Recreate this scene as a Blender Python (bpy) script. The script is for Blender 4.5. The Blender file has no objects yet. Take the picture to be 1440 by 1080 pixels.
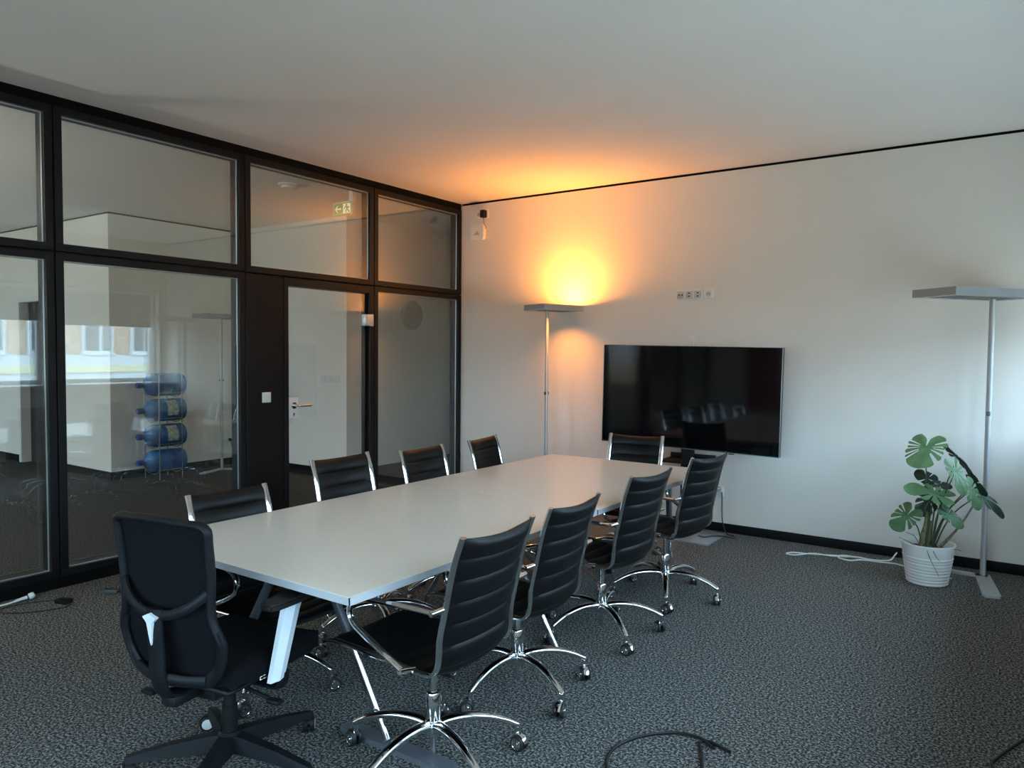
import bpy, bmesh, math, random
from mathutils import Vector, Matrix
random.seed(7)
S = bpy.context.scene
COL = S.collection
PI = math.pi
H = 3.09                      # room height
R = math.radians

# ------------------------------------------------------------------ materials
def mat(name, col, rough=0.5, metal=0.0, spec=0.5, vary=0.0, vscale=8.0, bump=0.0, bscale=60.0, coat=0.0, emit=None, estr=0.0, sheen=0.0):
    m = bpy.data.materials.new(name); m.use_nodes = True
    nt = m.node_tree; b = nt.nodes['Principled BSDF']
    b.inputs['Base Color'].default_value = (*col, 1)
    b.inputs['Roughness'].default_value = rough
    b.inputs['Metallic'].default_value = metal
    b.inputs['Specular IOR Level'].default_value = spec
    b.inputs['Coat Weight'].default_value = coat
    b.inputs['Sheen Weight'].default_value = sheen
    if emit:
        b.inputs['Emission Color'].default_value = (*emit, 1); b.inputs['Emission Strength'].default_value = estr
    if vary or bump:
        tc = nt.nodes.new('ShaderNodeTexCoord')
    if vary:
        n = nt.nodes.new('ShaderNodeTexNoise'); n.inputs['Scale'].default_value = vscale; n.inputs['Detail'].default_value = 4
        nt.links.new(tc.outputs['Object'], n.inputs['Vector'])
        r = nt.nodes.new('ShaderNodeValToRGB')
        r.color_ramp.elements[0].position = 0.3; r.color_ramp.elements[1].position = 0.7
        r.color_ramp.elements[0].color = (*[c*(1-vary) for c in col], 1)
        r.color_ramp.elements[1].color = (*[min(1, c*(1+vary)) for c in col], 1)
        nt.links.new(n.outputs['Fac'], r.inputs['Fac']); nt.links.new(r.outputs['Color'], b.inputs['Base Color'])
    if bump:
        n2 = nt.nodes.new('ShaderNodeTexNoise'); n2.inputs['Scale'].default_value = bscale; n2.inputs['Detail'].default_value = 3
        nt.links.new(tc.outputs['Object'], n2.inputs['Vector'])
        bp = nt.nodes.new('ShaderNodeBump'); bp.inputs['Strength'].default_value = bump; bp.inputs['Distance'].default_value = 0.004
        nt.links.new(n2.outputs['Fac'], bp.inputs['Height']); nt.links.new(bp.outputs['Normal'], b.inputs['Normal'])
    return m

def carpet_mat(name='carpet', k=1.0):
    m = bpy.data.materials.new(name); m.use_nodes = True; nt = m.node_tree; b = nt.nodes['Principled BSDF']
    tc = nt.nodes.new('ShaderNodeTexCoord')
    n = nt.nodes.new('ShaderNodeTexNoise'); n.inputs['Scale'].default_value = 95; n.inputs['Detail'].default_value = 5; n.inputs['Roughness'].default_value = 0.75
    n3 = nt.nodes.new('ShaderNodeTexNoise'); n3.inputs['Scale'].default_value = 1.3; n3.inputs['Detail'].default_value = 2
    r = nt.nodes.new('ShaderNodeValToRGB'); e = r.color_ramp.elements
    e[0].position = 0.42; e[0].color = (0.014, 0.015, 0.015, 1)
    e[1].position = 0.59; e[1].color = (0.36, 0.365, 0.345, 1)
    k_ = k; kk = e.new(0.5); kk.color = (0.068, 0.073, 0.071, 1)
    for el in e: el.color = (el.color[0]*k_, el.color[1]*k_, el.color[2]*k_, 1)
    mx = nt.nodes.new('ShaderNodeMixRGB'); mx.blend_type = 'MULTIPLY'; mx.inputs['Fac'].default_value = 0.3
    r2 = nt.nodes.new('ShaderNodeValToRGB'); r2.color_ramp.elements[0].color = (0.75, 0.75, 0.75, 1); r2.color_ramp.elements[1].color = (1, 1, 1, 1)
    nt.links.new(tc.outputs['Object'], n.inputs['Vector']); nt.links.new(tc.outputs['Object'], n3.inputs['Vector'])
    nt.links.new(n.outputs['Fac'], r.inputs['Fac']); nt.links.new(n3.outputs['Fac'], r2.inputs['Fac'])
    nt.links.new(r.outputs['Color'], mx.inputs['Color1']); nt.links.new(r2.outputs['Color'], mx.inputs['Color2'])
    nt.links.new(mx.outputs['Color'], b.inputs['Base Color'])
    b.inputs['Roughness'].default_value = 0.95; b.inputs['Specular IOR Level'].default_value = 0.15
    bp = nt.nodes.new('ShaderNodeBump'); bp.inputs['Strength'].default_value = 0.4; bp.inputs['Distance'].default_value = 0.004
    nt.links.new(n.outputs['Fac'], bp.inputs['Height']); nt.links.new(bp.outputs['Normal'], b.inputs['Normal'])
    return m

def glass_mat(name, tint, ior=1.5):
    m = bpy.data.materials.new(name); m.use_nodes = True; nt = m.node_tree
    nt.nodes.remove(nt.nodes['Principled BSDF']); out = nt.nodes['Material Output']
    t = nt.nodes.new('ShaderNodeBsdfTransparent'); t.inputs['Color'].default_value = (*tint, 1)
    g = nt.nodes.new('ShaderNodeBsdfGlossy'); g.inputs['Roughness'].default_value = 0.0
    mx = nt.nodes.new('ShaderNodeMixShader')
    lw = nt.nodes.new('ShaderNodeLayerWeight'); lw.inputs['Blend'].default_value = 0.5
    pw = nt.nodes.new('ShaderNodeMath'); pw.operation = 'POWER'; pw.inputs[1].default_value = 5.0
    r0 = ((ior-1)/(ior+1))**2
    ma = nt.nodes.new('ShaderNodeMath'); ma.operation = 'MULTIPLY_ADD'; ma.inputs[1].default_value = 1-r0; ma.inputs[2].default_value = r0
    nt.links.new(lw.outputs['Facing'], pw.inputs[0]); nt.links.new(pw.outputs[0], ma.inputs[0]); nt.links.new(ma.outputs[0], mx.inputs['Fac'])
    nt.links.new(t.outputs[0], mx.inputs[1]); nt.links.new(g.outputs[0], mx.inputs[2]); nt.links.new(mx.outputs[0], out.inputs['Surface'])
    return m

M = dict(
    wall=mat('wall_paint', (0.77, 0.73, 0.67), 0.85, spec=0.2, vary=0.015, vscale=3, bump=0.08, bscale=180),
    cwall=mat('corridor_paint', (0.88, 0.84, 0.77), 0.85, spec=0.2, vary=0.015, vscale=3),
    ceiling=mat('ceiling_paint', (0.84, 0.815, 0.77), 0.9, spec=0.15, vary=0.015, vscale=2),
    carpet=carpet_mat(),
    carpet2=carpet_mat('corridor_carpet', .42),
    base=mat('baseboard_black', (0.006, 0.006, 0.0065), 0.55, spec=0.15, vary=0.1),
    frame=mat('frame_anthracite', (0.007, 0.007, 0.008), 0.45, spec=0.22, vary=0.05),
    panel=mat('panel_black', (0.006, 0.0055, 0.0055), 0.42, spec=0.22, vary=0.05),
    gap=mat('gap_black', (0.004, 0.004, 0.004), 0.8, spec=0.1, vary=0.1),
    spacer=mat('spacer_alu', (0.55, 0.57, 0.58), 0.35, metal=0.6, vary=0.03),
    glass=glass_mat('partition_glass', (0.985, 0.995, 0.988), 1.6),
    wglass=glass_mat('window_glass', (0.99, 1.0, 0.995), 1.45),
    white=mat('white_plastic', (0.78, 0.78, 0.76), 0.4, vary=0.02),
    socket=mat('socket_grey_white', (0.52, 0.52, 0.51), 0.45, vary=0.02),
    dark=mat('dark_slots', (0.01, 0.01, 0.01), 0.6, vary=0.1),
    black=mat('black_plastic', (0.008, 0.008, 0.009), 0.5, spec=0.3, vary=0.15, bump=0.15, bscale=400),
    leather=mat('black_leather', (0.0042, 0.0042, 0.0046), 0.42, spec=0.22, vary=0.1, vscale=30, bump=0.12, bscale=220),
    chrome=mat('chrome', (0.72, 0.72, 0.73), 0.09, metal=1.0, vary=0.03, vscale=5),
    tyre=mat('caster_tyre', (0.012, 0.012, 0.012), 0.5, vary=0.1),
    mesh=mat('mesh_fabric', (0.0038, 0.0045, 0.006), 0.9, spec=0.15, vary=0.35, vscale=300, bump=0.3, bscale=500),
    fabric=mat('seat_fabric', (0.005, 0.0053, 0.006), 0.95, spec=0.1, vary=0.3, vscale=200, bump=0.3, bscale=400),
    plast=mat('frame_plastic', (0.0065, 0.0075, 0.0095), 0.5, spec=0.22, vary=0.08, bump=0.1, bscale=500),
    armw=mat('arm_post_pale', (0.70, 0.74, 0.78), 0.35, vary=0.02),
    table=mat('table_laminate', (0.82, 0.765, 0.675), 0.24, spec=0.5, vary=0.035, vscale=90),
    tedge=mat('table_edge', (0.48, 0.50, 0.52), 0.3, spec=0.5, vary=0.03),
    tleg=mat('table_leg_grey', (0.10, 0.11, 0.12), 0.4, metal=0.3, vary=0.05),
    tfoot=mat('table_foot_grey', (0.13, 0.145, 0.165), 0.45, metal=0.2, vary=0.05),
    tvs=mat('tv_screen', (0.003, 0.003, 0.0035), 0.06, spec=0.42, vary=0.1),
    tvb=mat('tv_bezel', (0.01, 0.01, 0.011), 0.25, vary=0.1),
    tvedge=mat('tv_edge_silver', (0.4, 0.4, 0.42), 0.3, metal=0.7, vary=0.03),
    plate=mat('steel_plate', (0.35, 0.37, 0.40), 0.25, metal=0.4, vary=0.03),
    lamp=mat('lamp_silver', (0.50, 0.52, 0.53), 0.38, metal=0.35, vary=0.03),
    lamph=mat('lamp_head_grey', (0.36, 0.37, 0.38), 0.35, metal=0.4, vary=0.05),
    grille=mat('lamp_louvre', (0.55, 0.56, 0.57), 0.25, metal=0.8, vary=0.05),
    pot=mat('ceramic_white', (0.80, 0.79, 0.76), 0.5, vary=0.03, bump=0.1, bscale=40),
    soil=mat('potting_soil', (0.10, 0.065, 0.04), 0.95, vary=0.5, vscale=60, bump=0.8, bscale=90),
    leaf=mat('leaf_green', (0.055, 0.125, 0.048), 0.42, spec=0.5, vary=0.35, vscale=14),
    leafd=mat('leaf_dark', (0.014, 0.040, 0.016), 0.45, vary=0.35, vscale=14),
    leafl=mat('leaf_light', (0.088, 0.172, 0.072), 0.42, vary=0.25, vscale=14),
    stem=mat('stem_green', (0.05, 0.085, 0.035), 0.5, vary=0.3, vscale=30),
    trunk=mat('trunk_brown', (0.16, 0.14, 0.07), 0.7, vary=0.5, vscale=40, bump=0.6, bscale=60),
    cablew=mat('cable_white', (0.78, 0.78, 0.74), 0.45, vary=0.02),
    cableb=mat('cable_black', (0.008, 0.008, 0.008), 0.5, vary=0.1),
    adapt=mat('adapter_grey', (0.07, 0.075, 0.08), 0.45, vary=0.1),
    green=mat('sign_green', (0.05, 0.30, 0.10), 0.35, vary=0.03, emit=(0.25, 0.75, 0.2), estr=0.12),
    signw=mat('sign_white', (0.85, 0.88, 0.75), 0.35, vary=0.02, emit=(0.9, 1, 0.7), estr=0.25),
    disc=mat('disc_grey', (0.50, 0.49, 0.44), 0.5, vary=0.03),
    wire=mat('rack_wire', (0.28, 0.28, 0.29), 0.3, metal=0.8, vary=0.05),
    label=mat('bottle_label', (0.45, 0.50, 0.42), 0.5, vary=0.5, vscale=25),
    cap=mat('bottle_cap_blue', (0.01, 0.05, 0.30), 0.35, vary=0.05),
    blind=mat('blind_fabric', (0.42, 0.42, 0.41), 0.9, spec=0.1, vary=0.04),
    red=mat('panel_oxblood', (0.34, 0.07, 0.06), 0.5, vary=0.1),
    slat=mat('blind_slats', (0.20, 0.23, 0.27), 0.5, vary=0.05),
    stucco=mat('facade_brick', (0.50, 0.37, 0.27), 0.9, vary=0.25, vscale=4),
    band=mat('facade_yellow', (0.68, 0.62, 0.40), 0.8, vary=0.04),
    fwhite=mat('facade_white', (0.60, 0.62, 0.64), 0.7, vary=0.04),
    fglass=mat('facade_glass', (0.12, 0.15, 0.16), 0.15, vary=0.3, vscale=1),
    door=mat('door_dark', (0.02, 0.018, 0.018), 0.4, vary=0.1),
    asphalt=mat('asphalt', (0.42, 0.365, 0.29), 0.9, vary=0.2),
    gravel=mat('bounce_gravel', (0.80, 0.72, 0.60), 0.95, vary=0.1, vscale=20),  # terrace colour, kept pale and warm to bounce daylight indoors
    bulb=mat('bulb_warm', (1, 0.8, 0.5), 0.3, vary=0.01, emit=(1, 0.62, 0.25), estr=40),
)
def bottle_mat():
    m = bpy.data.materials.new('bottle_blue'); m.use_nodes = True; b = m.node_tree.nodes['Principled BSDF']; nt = m.node_tree
    b.inputs['Base Color'].default_value = (0.03, 0.16, 0.48, 1); b.inputs['Roughness'].default_value = 0.08
    b.inputs['Specular IOR Level'].default_value = 0.6; b.inputs['Alpha'].default_value = 0.82
    tc = nt.nodes.new('ShaderNodeTexCoord'); n = nt.nodes.new('ShaderNodeTexNoise'); n.inputs['Scale'].default_value = 6
    r = nt.nodes.new('ShaderNodeValToRGB'); r.color_ramp.elements[0].position = .35; r.color_ramp.elements[1].position = .7
    r.color_ramp.elements[0].color = (0.02, 0.09, 0.28, 1); r.color_ramp.elements[1].color = (0.08, 0.26, 0.55, 1)
    nt.links.new(tc.outputs['Object'], n.inputs['Vector']); nt.links.new(n.outputs['Fac'], r.inputs['Fac']); nt.links.new(r.outputs['Color'], b.inputs['Base Color'])
    return m
M['bottle'] = bottle_mat()

# ------------------------------------------------------------------ mesh builder
class MB:
    def __init__(s): s.bm = bmesh.new(); s.mi = 0
    def _merge(s, t, mx=None):
        if mx is not None: t.transform(mx)
        me = bpy.data.meshes.new('tmp'); t.to_mesh(me); t.free()
        n0 = len(s.bm.faces); s.bm.from_mesh(me); bpy.data.meshes.remove(me)
        s.bm.faces.ensure_lookup_table()
        for f in s.bm.faces[n0:]: f.material_index = s.mi
    def box(s, x0, x1, y0, y1, z0, z1, bev=0.0, mx=None, seg=2):
        t = bmesh.new(); bmesh.ops.create_cube(t, size=1)
        for v in t.verts: v.co = ((x0+x1)/2+v.co.x*(x1-x0), (y0+y1)/2+v.co.y*(y1-y0), (z0+z1)/2+v.co.z*(z1-z0))
        if bev: bmesh.ops.bevel(t, geom=t.edges[:], offset=bev, segments=seg, profile=0.5, affect='EDGES')
        s._merge(t, mx); return s
    def raw(s, verts, faces, mx=None):
        t = bmesh.new(); vs = [t.verts.new(v) for v in verts]
        for f in faces:
            try: t.faces.new([vs[i] for i in f])
            except ValueError: pass
        s._merge(t, mx); return s
    def lathe(s, prof, n=24, mx=None, cap=True):          # prof: (r, z) list, around z
        vs, fs = [], []; k = len(prof)
        for i in range(n):
            a = 2*PI*i/n
            for r, z in prof: vs.append((r*math.cos(a), r*math.sin(a), z))
        for i in range(n):
            j = (i+1) % n
            for q in range(k-1): fs.append((i*k+q, j*k+q, j*k+q+1, i*k+q+1))
        if cap:
            if prof[0][0] > 1e-5: fs.append([i*k for i in range(n)][::-1])
            if prof[-1][0] > 1e-5: fs.append([i*k+k-1 for i in range(n)])
        return s.raw(vs, fs, mx)
    def cyl(s, a, b, r, n=16, r2=None, bev=0.0):
        a, b = Vector(a), Vector(b); d = b-a; L = d.length; r2 = r if r2 is None else r2
        q = d.to_track_quat('Z', 'Y').to_matrix().to_4x4(); q.translation = a
        pr = [(r, 0), (r2, L)] if not bev else [(r-bev, 0), (r, bev), (r2, L-bev), (r2-bev, L)]
        return s.lathe(pr, n, q)
    def tube(s, pts, rx, ry=None, n=10, up=(0, 0, 1), sub=6, closed=False, smooth=True, scale=None):
        ry = rx if ry is None else ry
        P = [Vector(p) for p in pts]
        if smooth: P, T = catmull(P, sub, closed)
        else: T = [i/(len(P)-1) for i in range(len(P))]
        N = len(P); up = Vector(up); vs = []; fs = []
        prevx = None
        for i in range(N):
            if closed: t = (P[(i+1) % N]-P[i-1]).normalized()
            else: t = (P[min(i+1, N-1)]-P[max(i-1, 0)]).normalized()
            if prevx is None:
                x = t.cross(up)
                if x.length < 1e-3: x = t.cross(Vector((1, 0, 0)))
            else: x = prevx - t*prevx.dot(t)
            x.normalize(); y = x.cross(t).normalized(); prevx = x
            sc = 1 if scale is None else scale(T[i])
            for k in range(n):
                a = 2*PI*(k+.5)/n
                vs.append(P[i]+x*math.cos(a)*rx*sc+y*math.sin(a)*ry*sc)
        m = N if closed else N-1
        for i in range(m):
            j = (i+1) % N
            for k in range(n):
                l = (k+1) % n; fs.append((i*n+k, i*n+l, j*n+l, j*n+k))
        if not closed: fs.append(list(range(n))[::-1]); fs.append([(N-1)*n+k for k in range(n)])
        return s.raw(vs, fs)
    def prism(s, poly, d0, d1, mx=None):                   # poly in xy, extruded in z
        n = len(poly); vs = [(x, y, d0) for x, y in poly]+[(x, y, d1) for x, y in poly]
        fs = [list(range(n))[::-1], [n+i for i in range(n)]]+[(i, (i+1) % n, n+(i+1) % n, n+i) for i in range(n)]
        return s.raw(vs, fs, mx)
    def build(s, name, m, parent=None, loc=None, rot=None, smooth=True, ang=38):
        bmesh.ops.recalc_face_normals(s.bm, faces=s.bm.faces[:])
        me = bpy.data.meshes.new(name); s.bm.to_mesh(me); s.bm.free()
        for q in (m if isinstance(m, (list, tuple)) else [m]): me.materials.append(q)
        if smooth:
            me.polygons.foreach_set('use_smooth', [True]*len(me.polygons)); me.set_sharp_from_angle(angle=R(ang))
        o = bpy.data.objects.new(name, me); COL.objects.link(o)
        if parent: o.parent = parent
        if loc: o.location = loc
        if rot: o.rotation_euler = rot
        return o

def catmull(P, sub, closed=False):
    out, T = [], []; n = len(P); m = n if closed else n-1
    for i in range(m):
        if closed: p0, p1, p2, p3 = P[i-1], P[i], P[(i+1) % n], P[(i+2) % n]
        else: p0, p1, p2, p3 = P[max(i-1, 0)], P[i], P[i+1], P[min(i+2, n-1)]
        for k in range(sub):
            t = k/sub
            out.append(0.5*((2*p1)+(-p0+p2)*t+(2*p0-5*p1+4*p2-p3)*t*t+(-p0+3*p1-3*p2+p3)*t*t*t)); T.append((i+t)/m)
    if not closed: out.append(P[-1].copy()); T.append(1.0)
    return out, T

def tag(o, label, cat, group=None, kind=None):
    o['label'] = label; o['category'] = cat
    if group: o['group'] = group
    if kind: o['kind'] = kind
    return o
def empty(name, loc=(0, 0, 0), rz=0.0):
    o = bpy.data.objects.new(name, None); COL.objects.link(o); o.location = loc; o.rotation_euler = (0, 0, rz); o.empty_display_size = 0.1
    return o
def dup(root):
    def cp(o, par):
        c = o.copy(); COL.objects.link(c); c.parent = par
        for ch in kids.get(o, []): cp(ch, c)
        return c
    kids = {}
    for o in list(COL.objects):
        if o.parent: kids.setdefault(o.parent, []).append(o)
    return cp(root, None)
def kidsof(o): return [c for c in COL.objects if c.parent == o]
def struct(name, mb, m, label, cat, smooth=True):
    return tag(mb.build(name, m, smooth=smooth), label, cat, kind='structure')

# ------------------------------------------------------------------ room shell
XW = 5.6; YN = -8.2; XO = -9.0; YE = 5.0
struct('floor', MB().box(-.06, XW+.3, YN-.3, YE, -.15, 0), M['carpet'], 'dark grey speckled carpet of the meeting room', 'floor')
struct('floor_corridor', MB().box(XO, -.06, YN-.3, YE, -.15, 0), M['carpet2'], 'darker carpet of the corridor and open office', 'floor')
struct('ceiling', MB().box(XO-.2, XW+.3, YN-.3, YE+.2, H, H+.2), M['ceiling'], 'smooth white ceiling over the meeting room and corridor', 'ceiling')
struct('wall_back', MB().box(0.0, XW+.3, 0.0, .16, 0, H-.022), M['wall'], 'white wall behind the television and floor lamps', 'wall')
struct('trim_1', MB().box(0.0, XW, .012, .15, H-.022, H), M['gap'], 'dark shadow gap between the white wall and ceiling', 'trim')
struct('baseboard_back', MB().box(0.0, XW, -.014, 0.0, 0, .075, .002), M['base'], 'black baseboard along the white television wall', 'baseboard')
# window wall (daylight side), with openings
ZS, ZT = 1.04, 2.38
wins = [(-1.50, -.12), (-3.06, -1.68), (-4.62, -3.24), (-6.18, -4.80), (-7.74, -6.36)]
mb = MB().box(XW, XW+.3, YN-.3, .16, 0, ZS).box(XW, XW+.3, YN-.3, .16, ZT, H)
ed = [.16]+[v for a, b in wins for v in (b, a)]+[YN-.3]
for i in range(0, len(ed), 2): mb.box(XW, XW+.3, ed[i+1], ed[i], ZS, ZT)
struct('wall_right', mb, M['wall'], 'white wall with the row of street windows', 'wall')
struct('baseboard_right', MB().box(XW-.014, XW, YN, -.015, 0, .075), M['base'], 'black baseboard below the street windows', 'baseboard')
nw = [(1.45, 3.35), (3.55, 5.45)]
struct('wall_near', MB().box(0.0, XW, YN-.3, YN, 0, .85).box(0.0, XW, YN-.3, YN, 2.0, H).box(0.0, 1.45, YN-.3, YN, .85, 2.0).box(3.35, 3.55, YN-.3, YN, .85, 2.0).box(5.45, XW, YN-.3, YN, .85, 2.0), M['wall'], 'white end wall opposite the television', 'wall')
for i, (a, b) in enumerate(nw):
    root = empty('window_%d' % (i+40), ((a+b)/2, YN-.15, .85)); tag(root, 'wide window in the end wall opposite the television, %s one' % ['partition side', 'street side'][i], 'window', kind='structure')
    h = (b-a)/2
    MB().box(-h, h, -.035, .035, 0, .06).box(-h, h, -.035, .035, 1.09, 1.15).box(-h, -h+.06, -.035, .035, .06, 1.09).box(h-.06, h, -.035, .035, .06, 1.09).box(-.03, .03, -.035, .035, .06, 1.09).build('frame', M['white'], root)
    MB().box(-h+.06, h-.06, -.003, .003, .06, 1.09).build('pane', M['wglass'], root)
struct('trim_2', MB().box(XW-.32, XW+.02, -7.9, -.02, ZS-.03, ZS, .004), M['white'], 'long white window board under the street windows', 'trim')
wn = 0
for i, (a, b) in enumerate(wins):
    f = MB(); w = .055; x0, x1 = XW+.12, XW+.19
    f.box(x0, x1, a, b, ZS, ZS+w, .004).box(x0, x1, a, b, ZT-w, ZT, .004).box(x0, x1, a, a+w, ZS+w, ZT-w, .004).box(x0, x1, b-w, b, ZS+w, ZT-w, .004)
    root = empty('window_%d' % (i+1), (XW+.15, (a+b)/2, ZS))
    tag(root, 'white framed street window, number %s from the television wall' % ['one', 'two', 'three', 'four', 'five'][i], 'window', kind='structure')
    fo = f.build('frame', M['white'], root); fo.location = (-root.location.x, -root.location.y, -root.location.z)
    p = MB().box(XW+.15, XW+.156, a+w, b-w, ZS+w, ZT-w).build('pane', M['wglass'], root); p.location = fo.location
for i, (a, b) in enumerate(wins):
    root = empty('roller_blind', (XW+.06, (a+b)/2, ZT))
    tag(root, 'grey roller blind over the %s street window from the television wall' % ['first', 'second', 'third', 'fourth', 'fifth'][i], 'blind', 'roller blinds on the street windows')
    zb = [1.86, 1.90, 2.16, 2.2, 2.2][i]
    MB().box(-.002, .002, a+.02-(a+b)/2, b-.02-(a+b)/2, zb-ZT, -.06).box(-.006, .006, a+.02-(a+b)/2, b-.02-(a+b)/2, zb-ZT-.02, zb-ZT, .002).build('fabric', M['blind'], root)
    MB().cyl((0, a+.02-(a+b)/2, -.035), (0, b-.02-(a+b)/2, -.035), .032).build('roller', M['white'], root)

# corridor and open office behind the glass
XB, YB = -3.70, -1.84
mb = MB()
HG = H-.02
mb.box(XO, -6.05, YB, YB+.25, 0, HG).box(-6.05, -5.15, YB, YB+.25, 2.17, HG).box(-5.15, XB, YB, YB+.25, 0, HG)
mb.box(XB-.25, XB, YB+.25, YE, 0, HG)
struct('trim_5', MB().box(XO, XB-.014, YB+.012, YB+.2, H-.02, H).box(XB-.2, XB-.012, YB+.012, YE, H-.02, H), M['gap'], 'dark shadow gap above the corridor wall block', 'trim')
struct('wall_core', mb, M['cwall'], 'white corridor wall block with an outside corner behind the glass', 'wall')
struct('wall_corridor', MB().box(XB, -1.55, -.2, YE, 0, H), M['cwall'], 'white corridor wall seen through the glass door', 'wall')
struct('wall_end', MB().box(XB, 0.15, YE, YE+.2, 0, H), M['wall'], 'white wall closing the far end of the corridor', 'wall')
struct('wall_passage', MB().box(0.0, .15, .16, YE, 0, H), M['wall'], 'white corridor wall beyond the glass partition', 'wall')
struct('wall_west', MB().box(XO-.2, XO, YN-.3, YB+.25, 0, H), M['wall'], 'white wall at the far side of the open office', 'wall')
bb = MB().box(-9, -6.1, YB-.014, YB, 0, .09).box(-5.1, XB+.014, YB-.014, YB, 0, .09).box(XB, XB+.014, YB, YE, 0, .09)
struct('baseboard_core', bb, M['base'], 'black baseboard around the corridor wall block', 'baseboard')
struct('baseboard_corridor', MB().box(-1.55, -1.536, -.214, YE, 0, .11).box(XB, -1.55, -.214, -.2, 0, .11), M['base'], 'black baseboard of the corridor wall beside the door', 'baseboard')
d2 = empty('door_2', (-5.6, YB, 0)); tag(d2, 'dark door in a white frame seen through the left glass', 'door', kind='structure')
MB().box(-.45, -.38, -.02, .10, 0, 2.19).box(.38, .45, -.02, .10, 0, 2.19).box(-.38, .38, -.02, .10, 2.12, 2.19).build('door_frame', M['white'], d2)
MB().box(-.38, .38, .10, .14, .005, 2.12).build('door_leaf', M['door'], d2)
# office windows on the near side (daylight for the open office)
ow = [(-8.5, -7.4), (-6.0, -4.9)]
mb = MB().box(XO, 0, YN-.3, YN, 0, .6).box(XO, 0, YN-.3, YN, 2.95, H)
ed = [XO]+[v for p in ow for v in p]+[0.0]
for i in range(0, len(ed), 2): mb.box(ed[i], ed[i+1], YN-.3, YN, .6, 2.95)
struct('wall_office', mb, M['wall'], 'white office wall with two wide windows', 'wall')
for i, (a, b) in enumerate(ow):
    root = empty('window_%d' % (i+6), ((a+b)/2, YN-.15, .6)); tag(root, 'wide white framed office window, %s one' % ['far', 'near'][i], 'window', kind='structure')
    h = (b-a)/2
    MB().box(-h, h, -.035, .035, 0, .06).box(-h, h, -.035, .035, 2.29, 2.35).box(-h, -h+.06, -.035, .035, .06, 2.29).box(h-.06, h, -.035, .035, .06, 2.29).box(-.03, .03, -.035, .035, .06, 2.29).build('frame', M['white'], root)
    MB().box(-h+.06, h-.06, -.003, .003, .06, 2.29).build('pane', M['wglass'], root)

# ------------------------------------------------------------------ glass partition
GY = [0.0, -1.289, -2.672, -4.047, -5.422, -6.797, -8.172]
ZM = 2.128; ZB = .067; ZU = 3.03
def module(name, y0, y1, z0, z1, label, glass=True):
    """one framed field of the partition: frame, two panes, aluminium spacer"""
    root = empty(name, (0, (y0+y1)/2, z0)); tag(root, label, 'window', kind='structure')
    g = .004; w = .048; a, b = y0-root.location.y+g, y1-root.location.y-g; h = z1-z0-g; zl = g
    f = MB()
    for (ya, yb, za, zb) in ((a, b, zl, zl+w), (a, b, h-w, h), (a, a+w, zl+w, h-w), (b-w, b, zl+w, h-w)):
        f.box(-.115, .0, ya, yb, za, zb, .0015, seg=1)
    f.build('frame', M['frame'], root, smooth=False)
    MB().box(-.024, -.018, a+w, b-w, zl+w, h-w).box(-.096, -.090, a+w, b-w, zl+w, h-w).build('pane', M['glass'], root, smooth=False)
    s = MB(); e = .006
    for (ya, yb, za, zb) in ((a+w, b-w, zl+w, zl+w+e), (a+w, b-w, h-w-e, h-w), (a+w, a+w+e, zl+w+e, h-w-e), (b-w-e, b-w, zl+w+e, h-w-e)):
        s.box(-.036, -.026, ya, yb, za, zb)
    s.build('spacer', M['spacer'], root, smooth=False)
    return root
nm = ['next to the television wall', 'above the glass door', 'beside the black panel', 'at the left edge of the photograph', 'behind the camera', 'last before the end wall']
k = 9
for i in range(6):
    y1, y0 = GY[i], GY[i+1]
    module('window_%d' % k, y0, y1, ZM, ZU, 'upper glass field of the partition %s' % nm[i]); k += 1
    if i != 1:
        module('window_%d' % k, y0, y1, ZB, ZM, 'tall lower glass field of the partition %s' % nm[i]); k += 1
mb = MB().box(-.10, -.012, GY[-1], 0, 0, ZB).box(-.10, -.012, GY[-1], 0, ZU, H)
for y in GY[1:-1]: mb.box(-.10, -.02, y-.004, y+.004, ZB, ZU)
mb.box(-.10, -.02, GY[-1], 0, ZM-.004, ZM+.004)
struct('wall_left', mb, M['gap'], 'black plinth, head rail and joints of the glass partition', 'wall')
# blind panel beside the door
YD = -2.313
struct('wall_panel', MB().box(-.115, 0, GY[2]+.004, YD-.004, ZB, ZM-.008, .002, seg=1), M['panel'], 'tall black panel between glass field and glass door', 'panel', smooth=False)
# glass door
d1 = empty('door_1', (0, (YD+GY[1])/2, 0)); tag(d1, 'frameless glass door in a black frame', 'door', kind='structure')
cy = d1.location.y; a, b = YD-cy+.004, GY[1]-cy-.004
MB().box(-.115, 0, a, a+.045, 0, ZM-.008, .0015, seg=1).box(-.115, 0, b-.05, b, 0, ZM-.008, .0015, seg=1).box(-.115, 0, a+.045, b-.05, ZM-.075, ZM-.008, .0015, seg=1).build('door_frame', M['frame'], d1, smooth=False)
MB().box(-.05, -.042, b-.078, b-.05, .01, ZM-.075).build('seal', M['gap'], d1, smooth=False)
leaf = MB().box(-.045, -.035, a+.048, b-.078, .012, ZM-.08).build('door_leaf', M['glass'], d1, smooth=False)
hp = empty('lock_case', (-.03, a+.10, .955)); hp.parent = d1
bpy.data.objects.remove(hp)
lc = MB().box(-.035, -.012, a+.05, a+.155, .955, 1.135, .008).build('lock_case', M['white'], d1)
lc['label'] = 'pale metal lock plate'
MB().cyl((-.012, a+.105, 1.065), (-.004, a+.105, 1.065), .027, 20).cyl((-.004, a+.105, 1.065), (.045, a+.105, 1.065), .0105).tube([(.045, a+.105, 1.065), (.052, a+.115, 1.065), (.052, a+.14, 1.065), (.052, a+.235, 1.065)], .0105, n=12).build('lever_handle', M['chrome'], lc)
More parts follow.
